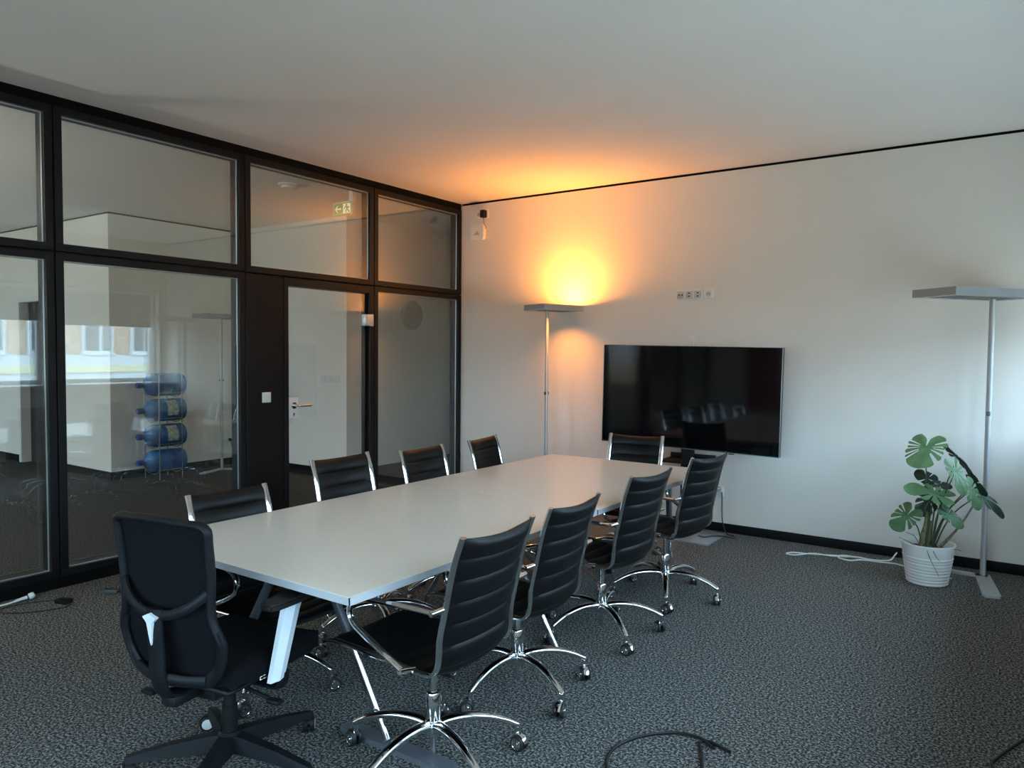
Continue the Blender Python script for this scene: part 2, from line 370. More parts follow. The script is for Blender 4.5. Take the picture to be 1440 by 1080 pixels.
MB().cyl((-.013, a+.105, .995), (-.0115, a+.105, .995), .008).box(-.013, -.0115, a+.101, a+.109, .975, .995).build('keyhole', M['dark'], lc)
hg = MB()
for z0 in (1.755, .25): hg.box(-.05, .012, b-.110, b-.014, z0, z0+.105, .004)
for z0 in (1.755, .25):
    hg.cyl((.012, b-.09, z0+.03), (.014, b-.09, z0+.03), .008, 10).cyl((.012, b-.09, z0+.075), (.014, b-.09, z0+.075), .008, 10).cyl((.0, b-.028, z0-.003), (.0, b-.028, z0+.108), .012, 12)
hg.build('hinge', M['spacer'], d1)
sw = MB().box(0, .010, -2.528, -2.448, 1.105, 1.187, .003).box(.010, .014, -2.518, -2.458, 1.115, 1.177, .002).build('light_switch', M['white'])
tag(sw, 'square white light switch on the tall black panel', 'switch')
bpy.context.view_layer.update()

# ------------------------------------------------------------------ meeting tables
def table(name, x0, x1, y0, y1, label, legs):
    root = empty(name, ((x0+x1)/2, (y0+y1)/2, 0)); tag(root, label, 'table', 'the two halves of the meeting table')
    hx, hy = (x1-x0)/2, (y1-y0)/2; zt = .73; th = .026; g = .0015
    MB().box(-hx+.004, hx-.004, -hy+g+.002, hy-g-.002, zt-th, zt, .0006, seg=1).build('tabletop', M['table'], root)
    e = MB()
    for q in ((-hx, hx, -hy+g, -hy+g+.003), (-hx, hx, hy-g-.003, hy-g), (-hx, -hx+.004, -hy+g, hy-g), (hx-.004, hx, -hy+g, hy-g)):
        e.box(*q, zt-th-.0005, zt-.0006)
    e.build('edge_band', M['tedge'], root)
    f = MB()
    for sx in (-1, 1): f.box(sx*(hx-.45)-.025, sx*(hx-.45)+.025, -hy+.25, hy-.50, zt-th-.05, zt-th-.0006, .003)
    for ly, fo, _ in legs: f.box(-hx+.33, hx-.33, ly-(.185 if fo else .03), ly+.03, zt-th-.05, zt-th-.0006, .003)
    f.build('underframe', M['tleg'], root)
    for l0, foot0, xt0 in legs:
        for sx in (-1, 1):
            foot = foot0 and sx > 0; ly = l0-(.155 if foot0 and sx < 0 else 0)
            xb, xt = sx*(hx-(.222 if foot0 else .172)), sx*xt0
            l = MB().tube([(xb, ly, .022 if foot else .004), ((xb*.45+xt*.55), ly, .39)], .0165, .012, n=12, smooth=False, up=(0, 1, 0)).build('leg', M['chrome'], root)
            MB().tube([((xb*.5+xt*.5), ly, .36), (xt, ly, zt-th-.03)], .021, .016, n=12, smooth=False, up=(0, 1, 0)).build('sleeve', M['tleg'], l)
            if foot: MB().prism([(-.28, -.028), (-.26, -.036), (.26, -.036), (.28, -.028), (.28, .028), (.26, .036), (-.26, .036), (-.28, .028)], 0.001, .022, Matrix.Translation((sx*(hx-.172), ly, 0))).build('foot', M['tfoot'], l)
    return root
table('meeting_table', 1.953, 3.236, -4.612, -2.930, 'pale grey laminate table half nearest the mesh office chair', [(-.44, True, .03), (.74, False, .06)])
table('meeting_table', 1.953, 3.236, -2.929, -1.285, 'pale grey laminate table half nearest the television', [(.555, False, .44)])

# ------------------------------------------------------------------ leather conference chair
PROF = [(.299, .928), (.262, .826), (.228, .68), (.205, .579), (.200, .51), (.190, .468), (.163, .444), (.115, .439), (.03, .444), (-.15, .453), (-.30, .456), (-.35, .440)]
def resample(pts, n):
    P, _ = catmull([Vector((a, b, 0)) for a, b in pts], 12)
    L = [0]
    for i in range(1, len(P)): L.append(L[-1]+(P[i]-P[i-1]).length)
    out = []; j = 0
    for k in range(n):
        s = L[-1]*k/(n-1)
        while j < len(L)-2 and L[j+1] < s: j += 1
        f = (s-L[j])/max(1e-9, L[j+1]-L[j]); q = P[j].lerp(P[j+1], min(1, max(0, f))); out.append((q.x, q.y))
    return out, L[-1]
FULL, FLEN = resample(PROF, 241)
def split(s0, s1, n):
    out = []
    for k in range(n):
        t = (s0+(s1-s0)*k/(n-1))*240; i = min(239, int(t)); f = t-i
        u = FULL[i][0]*(1-f)+FULL[i+1][0]*f; z = FULL[i][1]*(1-f)+FULL[i+1][1]*f
        du = FULL[i+1][0]-FULL[i][0]; dz = FULL[i+1][1]-FULL[i][1]; L = math.hypot(du, dz)
        out.append((u, z, dz/L, -du/L))
    return out
def sling(s0, s1, ribs, hw=.197, sag=(.03, .03), thick=.010, puff=.009, top=False):
    ns, nt = ribs*10+1, 15
    pts = split(s0, s1, ns); vs = []; fs = []
    for side in (1, -1):
        for i, (u, z, nu, nz) in enumerate(pts):
            f = i/(ns-1); ph = (f*ribs) % 1.0
            if i == ns-1: ph = 0
            bul = math.sin(PI*ph)**.5 if 0 < ph < 1 else 0
            endt = 1.0
            if i == 0 or i == ns-1: endt = .25
            elif i == 1 or i == ns-2: endt = .75
            extra = 1.0 + (.9 if (top and f*ribs < 1) else 0)
            for k in range(nt):
                t = -1+2*k/(nt-1); sg = (sag[0]*(1-f)+sag[1]*f)*(1-t*t)
                e = max(0.22, (1-abs(t)**6))
                off = -sg + side*(thick*.6+puff*bul*extra)*e*endt
                vs.append((t*hw, -(u+nu*off), z+nz*off))
    o = ns*nt
    for i in range(ns-1):
        for k in range(nt-1):
            q = (i*nt+k, i*nt+k+1, (i+1)*nt+k+1, (i+1)*nt+k)
            fs.append(q); fs.append(tuple(o+v for v in reversed(q)))
    for i in range(ns-1):
        for k in (0, nt-1): fs.append((i*nt+k, (i+1)*nt+k, o+(i+1)*nt+k, o+i*nt+k))
    for k in range(nt-1):
        for i in (0, ns-1): fs.append((i*nt+k, i*nt+k+1, o+i*nt+k+1, o+i*nt+k))
    return MB().raw(vs, fs)
CASTER = {}
def caster_mesh():
    mb = MB(); rw = .031
    # local: pivot at origin top (stem), wheel trails by .016 along +x, axle along y
    mb.mi = 0
    mb.cyl((0, 0, -.012), (0, 0, .012), .010, 12)
    mb.tube([(-.006, 0, -.012), (.0, 0, .005), (.014, 0, .009), (.034, 0, .000), (.048, 0, -.020)], .012, .004, n=8, up=(0, 0, 1), sub=4)
    ax = Matrix.Translation((.014, 0, -.0265)) @ Matrix.Rotation(PI/2, 4, 'X')
    for s in (-1, 1):
        mb.mi = 1
        mb.lathe([(rw-.006, s*.005), (rw, s*.007), (rw, s*.018), (rw-.004, s*.022), (.021, s*.0225), (.021, s*.006)], 24, ax, cap=False)
        mb.mi = 0
        mb.lathe([(.0005, s*.024), (.009, s*.0255), (.011, s*.023), (.019, s*.0215), (.021, s*.0230), (.0225, s*.019)], 24, ax, cap=False)
    mb.mi = 0
    mb.lathe([(.010, -.012), (.010, .012)], 12, ax)
    return mb
def make_chair():
    root = empty('conference_chair')
    sb = .60                                    # split between back and seat along the rail
    # arc share of the back
    sling(.004, .468, 6, sag=(.030, .018), top=True).build('backrest', M['leather'], root)
    sling(.470, .992, 6, sag=(.016, .012)).build('seat', M['leather'], root)
    for s in (-1, 1):
        pts = [(s*.205, -u, z) for u, z in PROF]
        r = MB().tube(pts, .0085, .0155, n=12, up=(1, 0, 0), sub=7)
        r.build('side_rail', M['chrome'], root)
        x = s*.262
        ap = [(x, -.222, .682), (x, -.12, .680), (x, .03, .674), (x, .105, .668), (x, .150, .650), (x, .163, .612), (x, .145, .575), (x, .08, .537), (x, .0, .502), (x, -.085, .462)]
        a = MB().tube(ap, .0135, .0085, n=12, up=(0, 0, 1), sub=6)
        a.cyl((x+s*.012, -.222, .682), (s*.199, -.226, .682), .0095, 12).cyl((x+s*.012, -.085, .460), (s*.199, -.085, .443), .0095, 12)
        a.build('armrest', M['chrome'], root)
    u = MB()
    for y, z in ((-.08, .425), (.14, .432)): u.tube([(-.21, y, z+.008), (-.1, y, z), (.1, y, z), (.21, y, z+.008)], .010, n=10, sub=4)
    u.box(-.075, .075, -.09, .15, .385, .42, .01).cyl((.06, -.02, .40), (.20, -.02, .392), .005, 8)
    u.build('tilt_mechanism', M['black'], root)
    c = MB().lathe([(.0275, .160), (.0285, .165), (.0285, .262), (.0255, .268), (.0145, .270), (.0145, .39)], 24)
    c.lathe([(.009, .035), (.011, .04), (.011, .10), (.034, .112), (.040, .125), (.040, .150), (.030, .165)], 24)
    c.build('gas_column', M['chrome'], root)
    lm = None
    for kk in range(5):
        if lm is None:
            l = MB().tube([(.02, 0, .145), (.07, 0, .156), (.14, 0, .157), (.21, 0, .146), (.27, 0, .126), (.318, 0, .102), (.330, 0, .094)], .0205, .0160, n=12, up=(0, 0, 1), sub=5, scale=lambda t: 1.12-.42*t)
            l.cyl((.326, 0, .066), (.326, 0, .096), .0105, 12)
            lo = l.build('base_leg', M['chrome'], root); lm = lo.data
            ca = caster_mesh().build('caster', [M['chrome'], M['tyre']], lo); cm = ca.data
        else:
            lo = bpy.data.objects.new('base_leg', lm); COL.objects.link(lo); lo.parent = root
            ca = bpy.data.objects.new('caster', cm); COL.objects.link(ca); ca.parent = lo
        ca.location = (.326, 0, .0575)
    return root
CH = [  # x, y, heading deg, dz, base angle (world deg), label
    (3.235, -4.195, 90, 0, 52, 'black ribbed leather chair nearest the camera on the right of the table'),
    (3.135, -3.495, 90, -.032, 51, 'black leather chair second from the camera on the right of the table'),
    (3.125, -2.665, 85, -.015, 32, 'black leather chair third from the camera on the right of the table'),
    (3.165, -1.89, 81, -.005, 6, 'black leather chair farthest on the right, in front of the wall socket'),
    (2.168, -4.125, -91, -.070, 20, 'black leather chair on the left, just behind the mesh office chair'),
    (2.127, -3.37, -90, .005, 40, 'black leather chair on the left in front of the glass door'),
    (2.130, -2.68, -88, -.015, 30, 'black leather chair on the left before the narrow glass field'),
    (2.120, -1.985, -80, -.01, 60, 'black leather chair at the far left table corner before the white wall'),
    (2.590, -1.335, 187, -.025, -6, 'black leather chair at the far head of the table below the television'),
]
proto = make_chair()
rnd = random.Random(3)
for i, (x, y, hd, dz, ba, lab) in enumerate(CH):
    c = proto if i == len(CH)-1 else dup(proto)
    c.location = (x, y, 0); c.rotation_euler = (0, 0, R(hd)); tag(c, lab, 'chair', 'leather conference chairs round the table')
    li = 0
    for o in kidsof(c):
        n = o.name.split('.')[0]
        if n == 'base_leg':
            o.rotation_euler = (0, 0, R(ba-hd+72*li)); li += 1
            for q in kidsof(o): q.rotation_euler = (0, 0, rnd.uniform(-1.9, 1.9))
        elif n not in ('gas_column',): o.location = (0, 0, dz)

# ------------------------------------------------------------------ mesh office chair
def office_chair():
    root = empty('office_chair'); tag(root, 'black mesh-back office chair with pale arm posts at the near table end', 'chair')
    # seat cushion (rounded, waterfall front)
    vs, fs = [], []; nx, ny = 17, 17
    for side in (1, 0):
        for j in range(ny):
            for i in range(nx):
                a, b = -1+2*i/(nx-1), -1+2*j/(ny-1)
                r = 1/max(1.0, (abs(a)**5+abs(b)**5)**.2) if (a or b) else 1
                x, y = a*r*.245, b*r*.245
                e = max(abs(a), abs(b)); ed = max(0, (e-.75)/.25)
                zt = .475-.03*ed**2+.012*(a*a)-.02*max(0, b-.5); zb = .405+.022*ed**2
                vs.append((x, y+.02, zt if side else zb))
    o = nx*ny
    for j in range(ny-1):
        for i in range(nx-1):
            q = (j*nx+i, j*nx+i+1, (j+1)*nx+i+1, (j+1)*nx+i); fs.append(q); fs.append(tuple(o+v for v in reversed(q)))
    rim = [i for i in range(nx)]+[j*nx+nx-1 for j in range(1, ny)]+[(ny-1)*nx+i for i in range(nx-2, -1, -1)]+[j*nx for j in range(ny-2, 0, -1)]
    for k in range(len(rim)): a, b = rim[k], rim[(k+1) % len(rim)]; fs.append((a, b, o+b, o+a))
    st = MB().raw(vs, fs).build('seat', M['fabric'], root)
    z = MB()
    for q in ((.238, -.10, .42), (.238, -.085, .42)): z.box(q[0]+.0055, q[0]+.0075, q[1]-.005, q[1]+.005, q[2]+.008, q[2]+.010).box(q[0]+.0055, q[0]+.0075, q[1]-.005, q[1]+.005, q[2]-.002, q[2])
    z.box(.2435, .2455, -.105, -.103, .42, .43)
    z.build('seat_tag', M['white'], st)
    MB().box(-.20, .20, -.20, .22, .388, .408, .01).build('seat_pan', M['plast'], root)
    # back: outline in (w,h); the sheet bends forward at the sides and leans back at the top
    def pos(w, h, off=0.0):
        h = h+.05*(1-(h-.385)/(.98-.385))
        y = -.225-.02-.16*max(0, h-.52)**1.15*1.0 + .05*math.exp(-((h-.62)/.16)**2)*-.4 + .9*w*w*.55
        return Vector((w, y-off, h))
    half = [(.197, .965), (.202, .90), (.200, .80), (.195, .70), (.196, .64), (.212, .585), (.224, .54), (.204, .46), (.155, .395)]
    def hwid(h):
        pts = sorted((b, a) for a, b in half)
        if h <= pts[0][0]: return pts[0][1]
        for (h0, a0), (h1, a1) in zip(pts, pts[1:]):
            if h0 <= h <= h1: return a0+(a1-a0)*(h-h0)/(h1-h0)
        return pts[-1][1]
    outline = [(w, h) for w, h in half]+[(0, .385)]+[(-w, h) for w, h in reversed(half)]+[(-.11, .977), (0, .981), (.11, .977)]
    f = MB().tube([pos(w, h) for w, h in outline], .014, .017, n=10, up=(0, 1, 0), sub=4, closed=True)
    f.build('back_frame', M['plast'], root)
    vs, fs = [], []; nh, nw = 30, 15
    for j in range(nh):
        h = .392+(.975-.392)*j/(nh-1); ww = hwid(h)
        for i in range(nw): w = ww*(-1+2*i/(nw-1)); vs.append(pos(w, h, -.006)+Vector((0, 0, .008*(1-(w/ww)**2) if j == nh-1 else 0)))
    for j in range(nh):
        h = .392+(.975-.392)*j/(nh-1); ww = hwid(h)
        for i in range(nw): w = ww*(-1+2*i/(nw-1)); vs.append(pos(w, h, -.012)+Vector((0, 0, .008*(1-(w/ww)**2) if j == nh-1 else 0)))
    o = nh*nw
    for j in range(nh-1):
        for i in range(nw-1):
            q = (j*nw+i, j*nw+i+1, (j+1)*nw+i+1, (j+1)*nw+i); fs.append(q); fs.append(tuple(o+v for v in reversed(q)))
    MB().raw(vs, fs).build('back_mesh', M['mesh'], root)
    sp = MB().tube([pos(0, .665, .030), pos(0, .60, .036), pos(0, .50, .045), pos(0, .41, .050), pos(0, .345, .040)+Vector((0, .01, 0)), pos(0, .325, .0)+Vector((0, .03, 0))], .036, .014, n=12, up=(0, 1, 0), sub=5)
    so = sp.build('back_spine', M['plast'], root)
    br = MB()
    for s in (-1, 1):
        br.tube([pos(s*.01, .640, .030), pos(s*.08, .655, .030), pos(s*.145, .690, .022), pos(s*.192, .735, .005)], .017, .011, n=10, up=(0, 1, 0), sub=5)
        br.tube([pos(s*.02, .408, .040), pos(s*.09, .402, .024), pos(s*.155, .405, .008)], .020, .012, n=10, up=(0, 1, 0), sub=5)
        br.tube([pos(s*.155, .405, .006), pos(s*.203, .455, .006), pos(s*.222, .535, .006), pos(s*.208, .595, .004)], .020, .009, n=10, up=(0, 1, 0), sub=5)
    br.build('back_brace', M['plast'], root)
    iy = lambda h: pos(0, h).y-.051
    inl = MB(); P = [(0, .682), (.030, .668), (.013, .650), (.003, .585), (0, .575), (-.003, .585), (-.013, .650), (-.030, .668)]
    n = len(P); ya = [pos(0, h).y for w, h in P]
    vs = [(w, y-.040, h) for (w, h), y in zip(P, ya)]+[(w, y-.054, h) for (w, h), y in zip(P, ya)]
    inl.raw(vs, [list(range(n)), [n+i for i in range(n)][::-1]]+[(i, (i+1) % n, n+(i+1) % n, n+i) for i in range(n)])
    io = inl.build('inlay', M['armw'], so, smooth=False); io['label'] = 'white tapered inlay on the back spine'
    # mechanism, levers
    MB().box(-.085, .085, -.15, .12, .325, .39, .015).box(-.035, .035, -.27, -.12, .345, .388, .012).build('tilt_mechanism', M['black'], root)
    MB().cyl((-.07, -.14, .335), (-.20, -.17, .318), .007, 8).box(-.235, -.175, -.185, -.155, .31, .326, .006).build('lever', M['plast'], root)
    MB().cyl((.07, -.02, .335), (.24, -.03, .315), .007, 8).box(.21, .265, -.045, -.015, .305, .322, .006).build('lever', M['plast'], root)
    for s in (-1, 1):
        arm = MB().tube([(s*.12, -.02, .37), (s*.22, -.02, .365), (s*.262, -.02, .375), (s*.268, -.02, .42)], .028, .011, n=10, up=(0, 0, 1), sub=5).build('armrest', M['plast'], root)
        tilt = .035
        pm = MB(); vs = []
        for (zz, yy, hw, ht) in ((.405, -.055, .034, .013), (.62, .015, .040, .015), (.655, .03, .044, .016)):
            for dx, dy in ((-ht, -hw), (ht*.3, -hw), (ht, 0), (ht*.3, hw), (-ht, hw)): vs.append((s*.272+s*dx, yy+dy, zz))
        fs = [list(range(5))[::-1], [10+i for i in range(5)]]+[(5*j+i, 5*j+(i+1) % 5, 5*j+5+(i+1) % 5, 5*j+5+i) for j in (0, 1) for i in range(5)]
        pm.raw(vs, fs).build('arm_post', M['armw'], arm, smooth=False)['label'] = 'pale grey arm post'
        pd = [(-.040, -.10), (-.046, -.02), (-.046, .09), (-.03, .13), (.03, .13), (.046, .09), (.046, -.02), (.040, -.10), (.02, -.125), (-.02, -.125)]
        t = MB().prism(pd, .0, .024, Matrix.Translation((s*.268, .02, .655)))
        bmesh.ops.bevel(t.bm, geom=t.bm.edges[:], offset=.007, segments=2, affect='EDGES')
        t.build('arm_pad', M['black'], arm)
    MB().lathe([(.026, .12), (.028, .13), (.028, .24), (.022, .245), (.022, .33)], 20).build('gas_column', M['black'], root)
    for kk in range(5):
        l = MB()
        vs = []
        for (r, hw, z0, z1) in ((.015, .036, .085, .140), (.06, .034, .082, .138), (.20, .026, .075, .118), (.335, .020, .066, .090), (.350, .016, .066, .084)):
            vs += [(r, -hw, z0), (r, hw, z0), (r, hw*.62, z1), (r, -hw*.62, z1)]
        fs = [(0, 1, 2, 3), (16, 19, 18, 17)]+[(4*j+i, 4*j+(i+1) % 4, 4*j+4+(i+1) % 4, 4*j+4+i) for j in range(4) for i in range(4)]
        l.raw(vs, fs)
        if kk == 0: l.lathe([(.040, .082), (.046, .09), (.044, .138), (.034, .148)], 20)
        lo = l.build('base_leg', M['plast'], root, smooth=False); lo.rotation_euler = (0, 0, R([13.5, 85, 157, 227.5, 300][kk]-OFH))
        mb = MB(); rw = .029; mb.mi = 0
        mb.cyl((0, 0, -.012), (0, 0, .016), .010, 10)
        mb.tube([(-.012, 0, -.018), (.0, 0, -.004), (.016, 0, .001), (.036, 0, -.008), (.047, 0, -.026)], .013, .004, n=8, up=(0, 0, 1), sub=4)
        ax = Matrix.Translation((.016, 0, -.031)) @ Matrix.Rotation(PI/2, 4, 'X')
        for s in (-1, 1):
            mb.mi = 0; mb.lathe([(.012, s*.004), (rw, s*.006), (rw, s*.018), (rw-.004, s*.022), (.0215, s*.0225), (.0205, s*.021)], 24, ax, cap=False)
            mb.mi = 1; mb.lathe([(.0005, s*.0235), (.015, s*.0232), (.0215, s*.0215)], 24, ax, cap=False)
        mb.mi = 0; mb.lathe([(.012, -.006), (.012, .006)], 12, ax)
        co = mb.build('caster', [M['black'], M['white']], lo, loc=(.338, 0, .060)); co.rotation_euler = (0, 0, [2.6, .9, 1.3, -1.2, .4][kk])
    return root
OFH = 100
oc = office_chair(); oc.location = (2.665, -4.66, 0); oc.rotation_euler = (0, 0, R(OFH-90))
for o in kidsof(oc):
    if o.name.startswith('base_leg'): o.rotation_euler[2] += R(90)

# ------------------------------------------------------------------ television on its stand
tv = empty('television', (2.665, -.335, 1.16)); tag(tv, 'large black flat screen television in front of the white wall', 'television')
tv.rotation_euler = (0, R(.75), 0)
hw, hh = .775, .430
MB().box(-hw, hw, .0, .045, -hh, hh, .006).build('housing', M['tvb'], tv)
MB().box(-hw+.008, hw-.008, -.004, .0, -hh+.016, hh-.008).build('screen', M['tvs'], tv, smooth=False)
e = MB().box(-hw, hw, -.006, .0, -hh, -hh+.004).box(-hw, -hw+.003, -.006, 0, -hh, hh).box(hw-.003, hw, -.006, 0, -hh, hh).box(-hw, hw, -.006, 0, hh-.003, hh)
e.build('bezel_edge', M['tvedge'], tv)
MB().box(.37, .42, -.006, .01, -hh-.008, -hh).build('sensor', M['tvb'], tv)
ts = empty('television_stand', (2.665, -.27, 0)); tag(ts, 'black column stand with grey steel foot plate carrying the television', 'stand')
MB().box(-.055, .055, -.018, .018, .02, 1.35, .004).build('column', M['black'], ts)
MB().box(-.25, .25, -.02, .02, .95, 1.38, .004).build('mounting_plate', M['black'], ts)
MB().box(-.29, .295, -.29, .16, 0, .014, .003).build('foot_plate', M['plate'], ts)
MB().box(-.19, .21, -.16, .10, .615, .635, .004).box(-.19, .21, .085, .10, .635, .675, .003).build('shelf', M['black'], ts)
tag(MB().tube([(2.875, -.012, .34), (2.885, -.03, .30), (2.90, -.06, .12), (2.95, -.09, .012), (3.03, -.13, .006), (3.05, -.20, .006), (2.98, -.24, .020), (2.90, -.28, .020), (2.86, -.36, .020), (2.80, -.34, .020)], .0045, n=8).build('power_cable', M['cableb']), 'thin black cable from the low socket across the steel foot plate', 'cable')

# ------------------------------------------------------------------ wall fittings
def socket_face(mb, x, z, s=.036, y=-.010):
    mb.mi = 0; mb.lathe([(s*.62, 0), (s*.62, .003), (s*.52, .003), (s*.50, .001), (.0005, .001)], 20, Matrix.Translation((x, y, z)) @ Matrix.Rotation(PI/2, 4, 'X'), cap=False)
    mb.mi = 1
    for dx in (-.0095, .0095): mb.cyl((x+dx, y-.0012, z), (x+dx, y-.0018, z), .0032, 8)
    mb.mi = 0
mp = empty('data_socket_strip', (2.548, 0, 2.04)); tag(mp, 'three-gang white data socket strip on the wall above the television', 'socket')
MB().box(-.118, .118, -.010, 0, -.042, .042, .003).build('cover_frame', M['white'], mp)
for i, dx in enumerate((-.078, 0, .078)):
    q = MB().box(-.032, .032, -.013, -.0095, -.032, .032, .0015).build('insert', M['socket'], mp); q.location = (dx, 0, 0)
    s = MB()
    for k in (-1, 1):
        if i == 0: s.box(k*.014-.006, k*.014+.006, -.0145, -.0125, -.008, .006)
        else: s.box(-.009, .009, -.0145, -.0125, k*.013-.005, k*.013+.005)
    s.build('port', M['dark'], q)
def single_socket(name, x, z, label, group=None):
    o = empty(name, (x, 0, z)); tag(o, label, 'socket', group)
    MB().box(-.041, .041, -.010, 0, -.041, .041, .003).build('cover_frame', M['white'], o)
    m = MB(); socket_face(m, 0, 0); m.build('socket_insert', [M['socket'], M['dark']], o); return o
single_socket('wall_socket', 2.722, 2.04, 'single white power socket right of the data socket strip')
single_socket('wall_socket', 2.85, .345, 'low white power socket on the wall right of the last chair')
g = MB(); g.lathe([(.0005, .006), (.028, .006), (.034, .004), (.036, 0)], 28, Matrix.Translation((2.585, 0, 1.645)) @ Matrix.Rotation(PI/2, 4, 'X'), cap=False)
og = g.build('cable_outlet', M['white']); tag(og, 'round white cable outlet just above the television', 'outlet')
MB().tube([(2.585, -.004, 1.64), (2.60, -.02, 1.61), (2.61, -.05, 1.55), (2.61, -.10, 1.45)], .004, n=8).build('cord', M['cablew'], og)
# upper-left corner: double socket, charger and access point
ds = empty('double_socket', (.275, 0, 2.955)); tag(ds, 'white double socket high in the wall corner above the access point', 'socket')
MB().box(-.085, .085, -.010, 0, -.043, .043, .003).build('cover_frame', M['white'], ds)
for dx in (-.040, .040):
    m = MB(); socket_face(m, 0, 0); q = m.build('socket_insert', [M['socket'], M['dark']], ds); q.location = (dx, 0, 0)
ch = empty('plug_charger', (.318, -.013, 2.955)); tag(ch, 'black plug-in charger in the high double socket', 'charger')
MB().box(-.027, .027, -.060, 0, -.045, .035, .010).build('body', M['black'], ch)
MB().tube([(0, -.03, -.045), (.004, -.028, -.075), (.0, -.02, -.105), (.018, -.012, -.135), (.012, -.010, -.155)], .003, n=6).build('cord', M['cableb'], ch)
ap = empty('access_point', (.228, 0, 2.772)); tag(ap, 'white rounded network box on the wall below the high double socket', 'access point')
pl = []
for cx, cz, a0 in ((.062, .052, 0), (-.062, .052, 90), (-.062, -.052, 180), (.062, -.052, 270)):
    for k in range(5): an = R(a0+90*k/4); pl.append((cx+.028*math.cos(an), cz+.030*math.sin(an)))
t = MB().prism(pl, 0, .036, Matrix.Rotation(PI/2, 4, 'X')); bmesh.ops.bevel(t.bm, geom=[e for e in t.bm.edges if all(v.co.y < -.03 for v in e.verts)], offset=.006, segments=2, affect='EDGES')
ao = t.build('housing', M['white'], ap)
MB().box(-.012, .012, -.0370, -.036, -.004, .002).box(-.024, .026, -.0370, -.036, -.016, -.011).box(-.036, .034, -.0370, -.036, -.028, -.023).build('lettering', M['adapt'], ap)
MB().tube([(-.02, -.012, .082), (-.02, -.02, .105), (-.005, -.024, .125), (.02, -.02, .118), (.03, -.014, .085)], .003, n=6).build('cord', M['cablew'], ap)

# ------------------------------------------------------------------ office floor lamps
def floor_lamp(name, loc, rz, label, L, W, px, py, feet, lit=False, htop=1.965):
    """head is L x W with its long side along local y; the pole stands at the root, head centre offset by (px,py)"""
    o = empty(name, loc, 0); tag(o, label, 'lamp', 'office floor lamps')
    pole = MB().tube([(0, 0, .012), (0, 0, 1.0), (0, 0, htop-.05)], .024, .016, n=14, smooth=False, up=(math.cos(R(35)), math.sin(R(35)), 0)).build('pole', M['lamp'], o)
    MB().box(-.012, .012, -.027, .027, 1.12, 1.15, .003).build('switch', M['adapt'], pole)
    b = MB()
    for (ax, ay, w0, w1) in feet:
        d = Vector((ax, ay, 0)); n = Vector((-ay, ax, 0)).normalized(); l = d.length; d.normalize()
        pts = [d*-.03+n*w0, d*(l-.02)+n*w1, d*l+n*(w1-.012), d*l-n*(w1-.012), d*(l-.02)-n*w1, d*-.03-n*w0]
        b.prism([(p.x, p.y) for p in pts], .001, .016)
    b.build('base', M['lamp'], o)
    hd = empty('lamp_head', (px, py, htop)); hd.parent = o; hd.rotation_euler = (0, 0, rz)
    bpy.data.objects.remove(hd)
    m = Matrix.Translation((px, py, htop)) @ Matrix.Rotation(rz, 4, 'Z')
    h = MB(); t = .004; hx, hy = W/2, L/2; z0, z1 = -.052, 0
    for q in ((-hx, hx, -hy, -hy+t), (-hx, hx, hy-t, hy), (-hx, -hx+t, -hy+t, hy-t), (hx-t, hx, -hy+t, hy-t)): h.box(*q, z0, z1, mx=m)
    # underside: closed strip round the louvre opening
    ox, oy = hx-.05, hy-.06
    for q in ((-hx+t, hx-t, -hy+t, -oy), (-hx+t, hx-t, oy, hy-t), (-hx+t, -ox, -oy, oy), (ox, hx-t, -oy, oy)): h.box(*q, z0, z0+.003, mx=m)
    ho = h.build('lamp_head', M['lamph'], o, smooth=False)
    g = MB(); nn = int(2*oy/.016)
    for i in range(nn+1): yy = -oy+2*oy*i/nn; g.box(-ox, ox, yy-.001, yy+.001, z0+.001, z0+.016, mx=m)
    for i in range(5): xx = -ox+2*ox*i/4; g.box(xx-.001, xx+.001, -oy, oy, z0+.001, z0+.016, mx=m)
    g.build('louvre', M['grille'], ho, smooth=False)
    # inner reflector tray with its tubes
    MB().box(-hx+t, hx-t, -hy+t, hy-t, -.030, -.028, mx=m).build('reflector', M['white'], ho, smooth=False)
    tb = MB()
    for s in (-1, 1): a = m @ Vector((s*hx*.4, -hy*.75, -.016)); c = m @ Vector((s*hx*.4, hy*.75, -.016)); tb.cyl(a, c, .008, 10)
    tb.build('tube', M['white'], ho)
    cp = MB().cyl((0, 0, htop-.055), (0, 0, htop-.03), .020, 14).build('pole_cap', M['lamp'], o)
    return o
floor_lamp('floor_lamp', (4.79, -.215, 0), R(-38), 'tall silver floor lamp, switched off, behind the potted plant', .74, .34, -.08, -.20, [(.075, -.50, .045, .052), (-.42, .02, .03, .03)])
floor_lamp('floor_lamp', (1.215, -.21, 0), R(-20), 'tall floor lamp glowing warm orange against the wall left of the television', .47, .31, .10, -.045, [(.2, -.30, .045, .05), (-.40, .02, .03, .03)], htop=1.968)
floor_lamp('floor_lamp', (-3.40, -.60, 0), R(-5), 'tall floor lamp in the corridor behind the glass', .60, .34, .02, .0, [(.28, .18, .04, .045), (.15, -.40, .03, .03)], htop=1.965)

floor_lamp('floor_lamp', (-2.6, -6.2, 0), R(10), 'unseen floor lamp added in the open office to brighten the corridor', .60, .34, .02, .0, [(.28, .18, .04, .045), (.15, -.40, .03, .03)], htop=1.965)  # extra lamp out of view, added to lift the corridor brightness
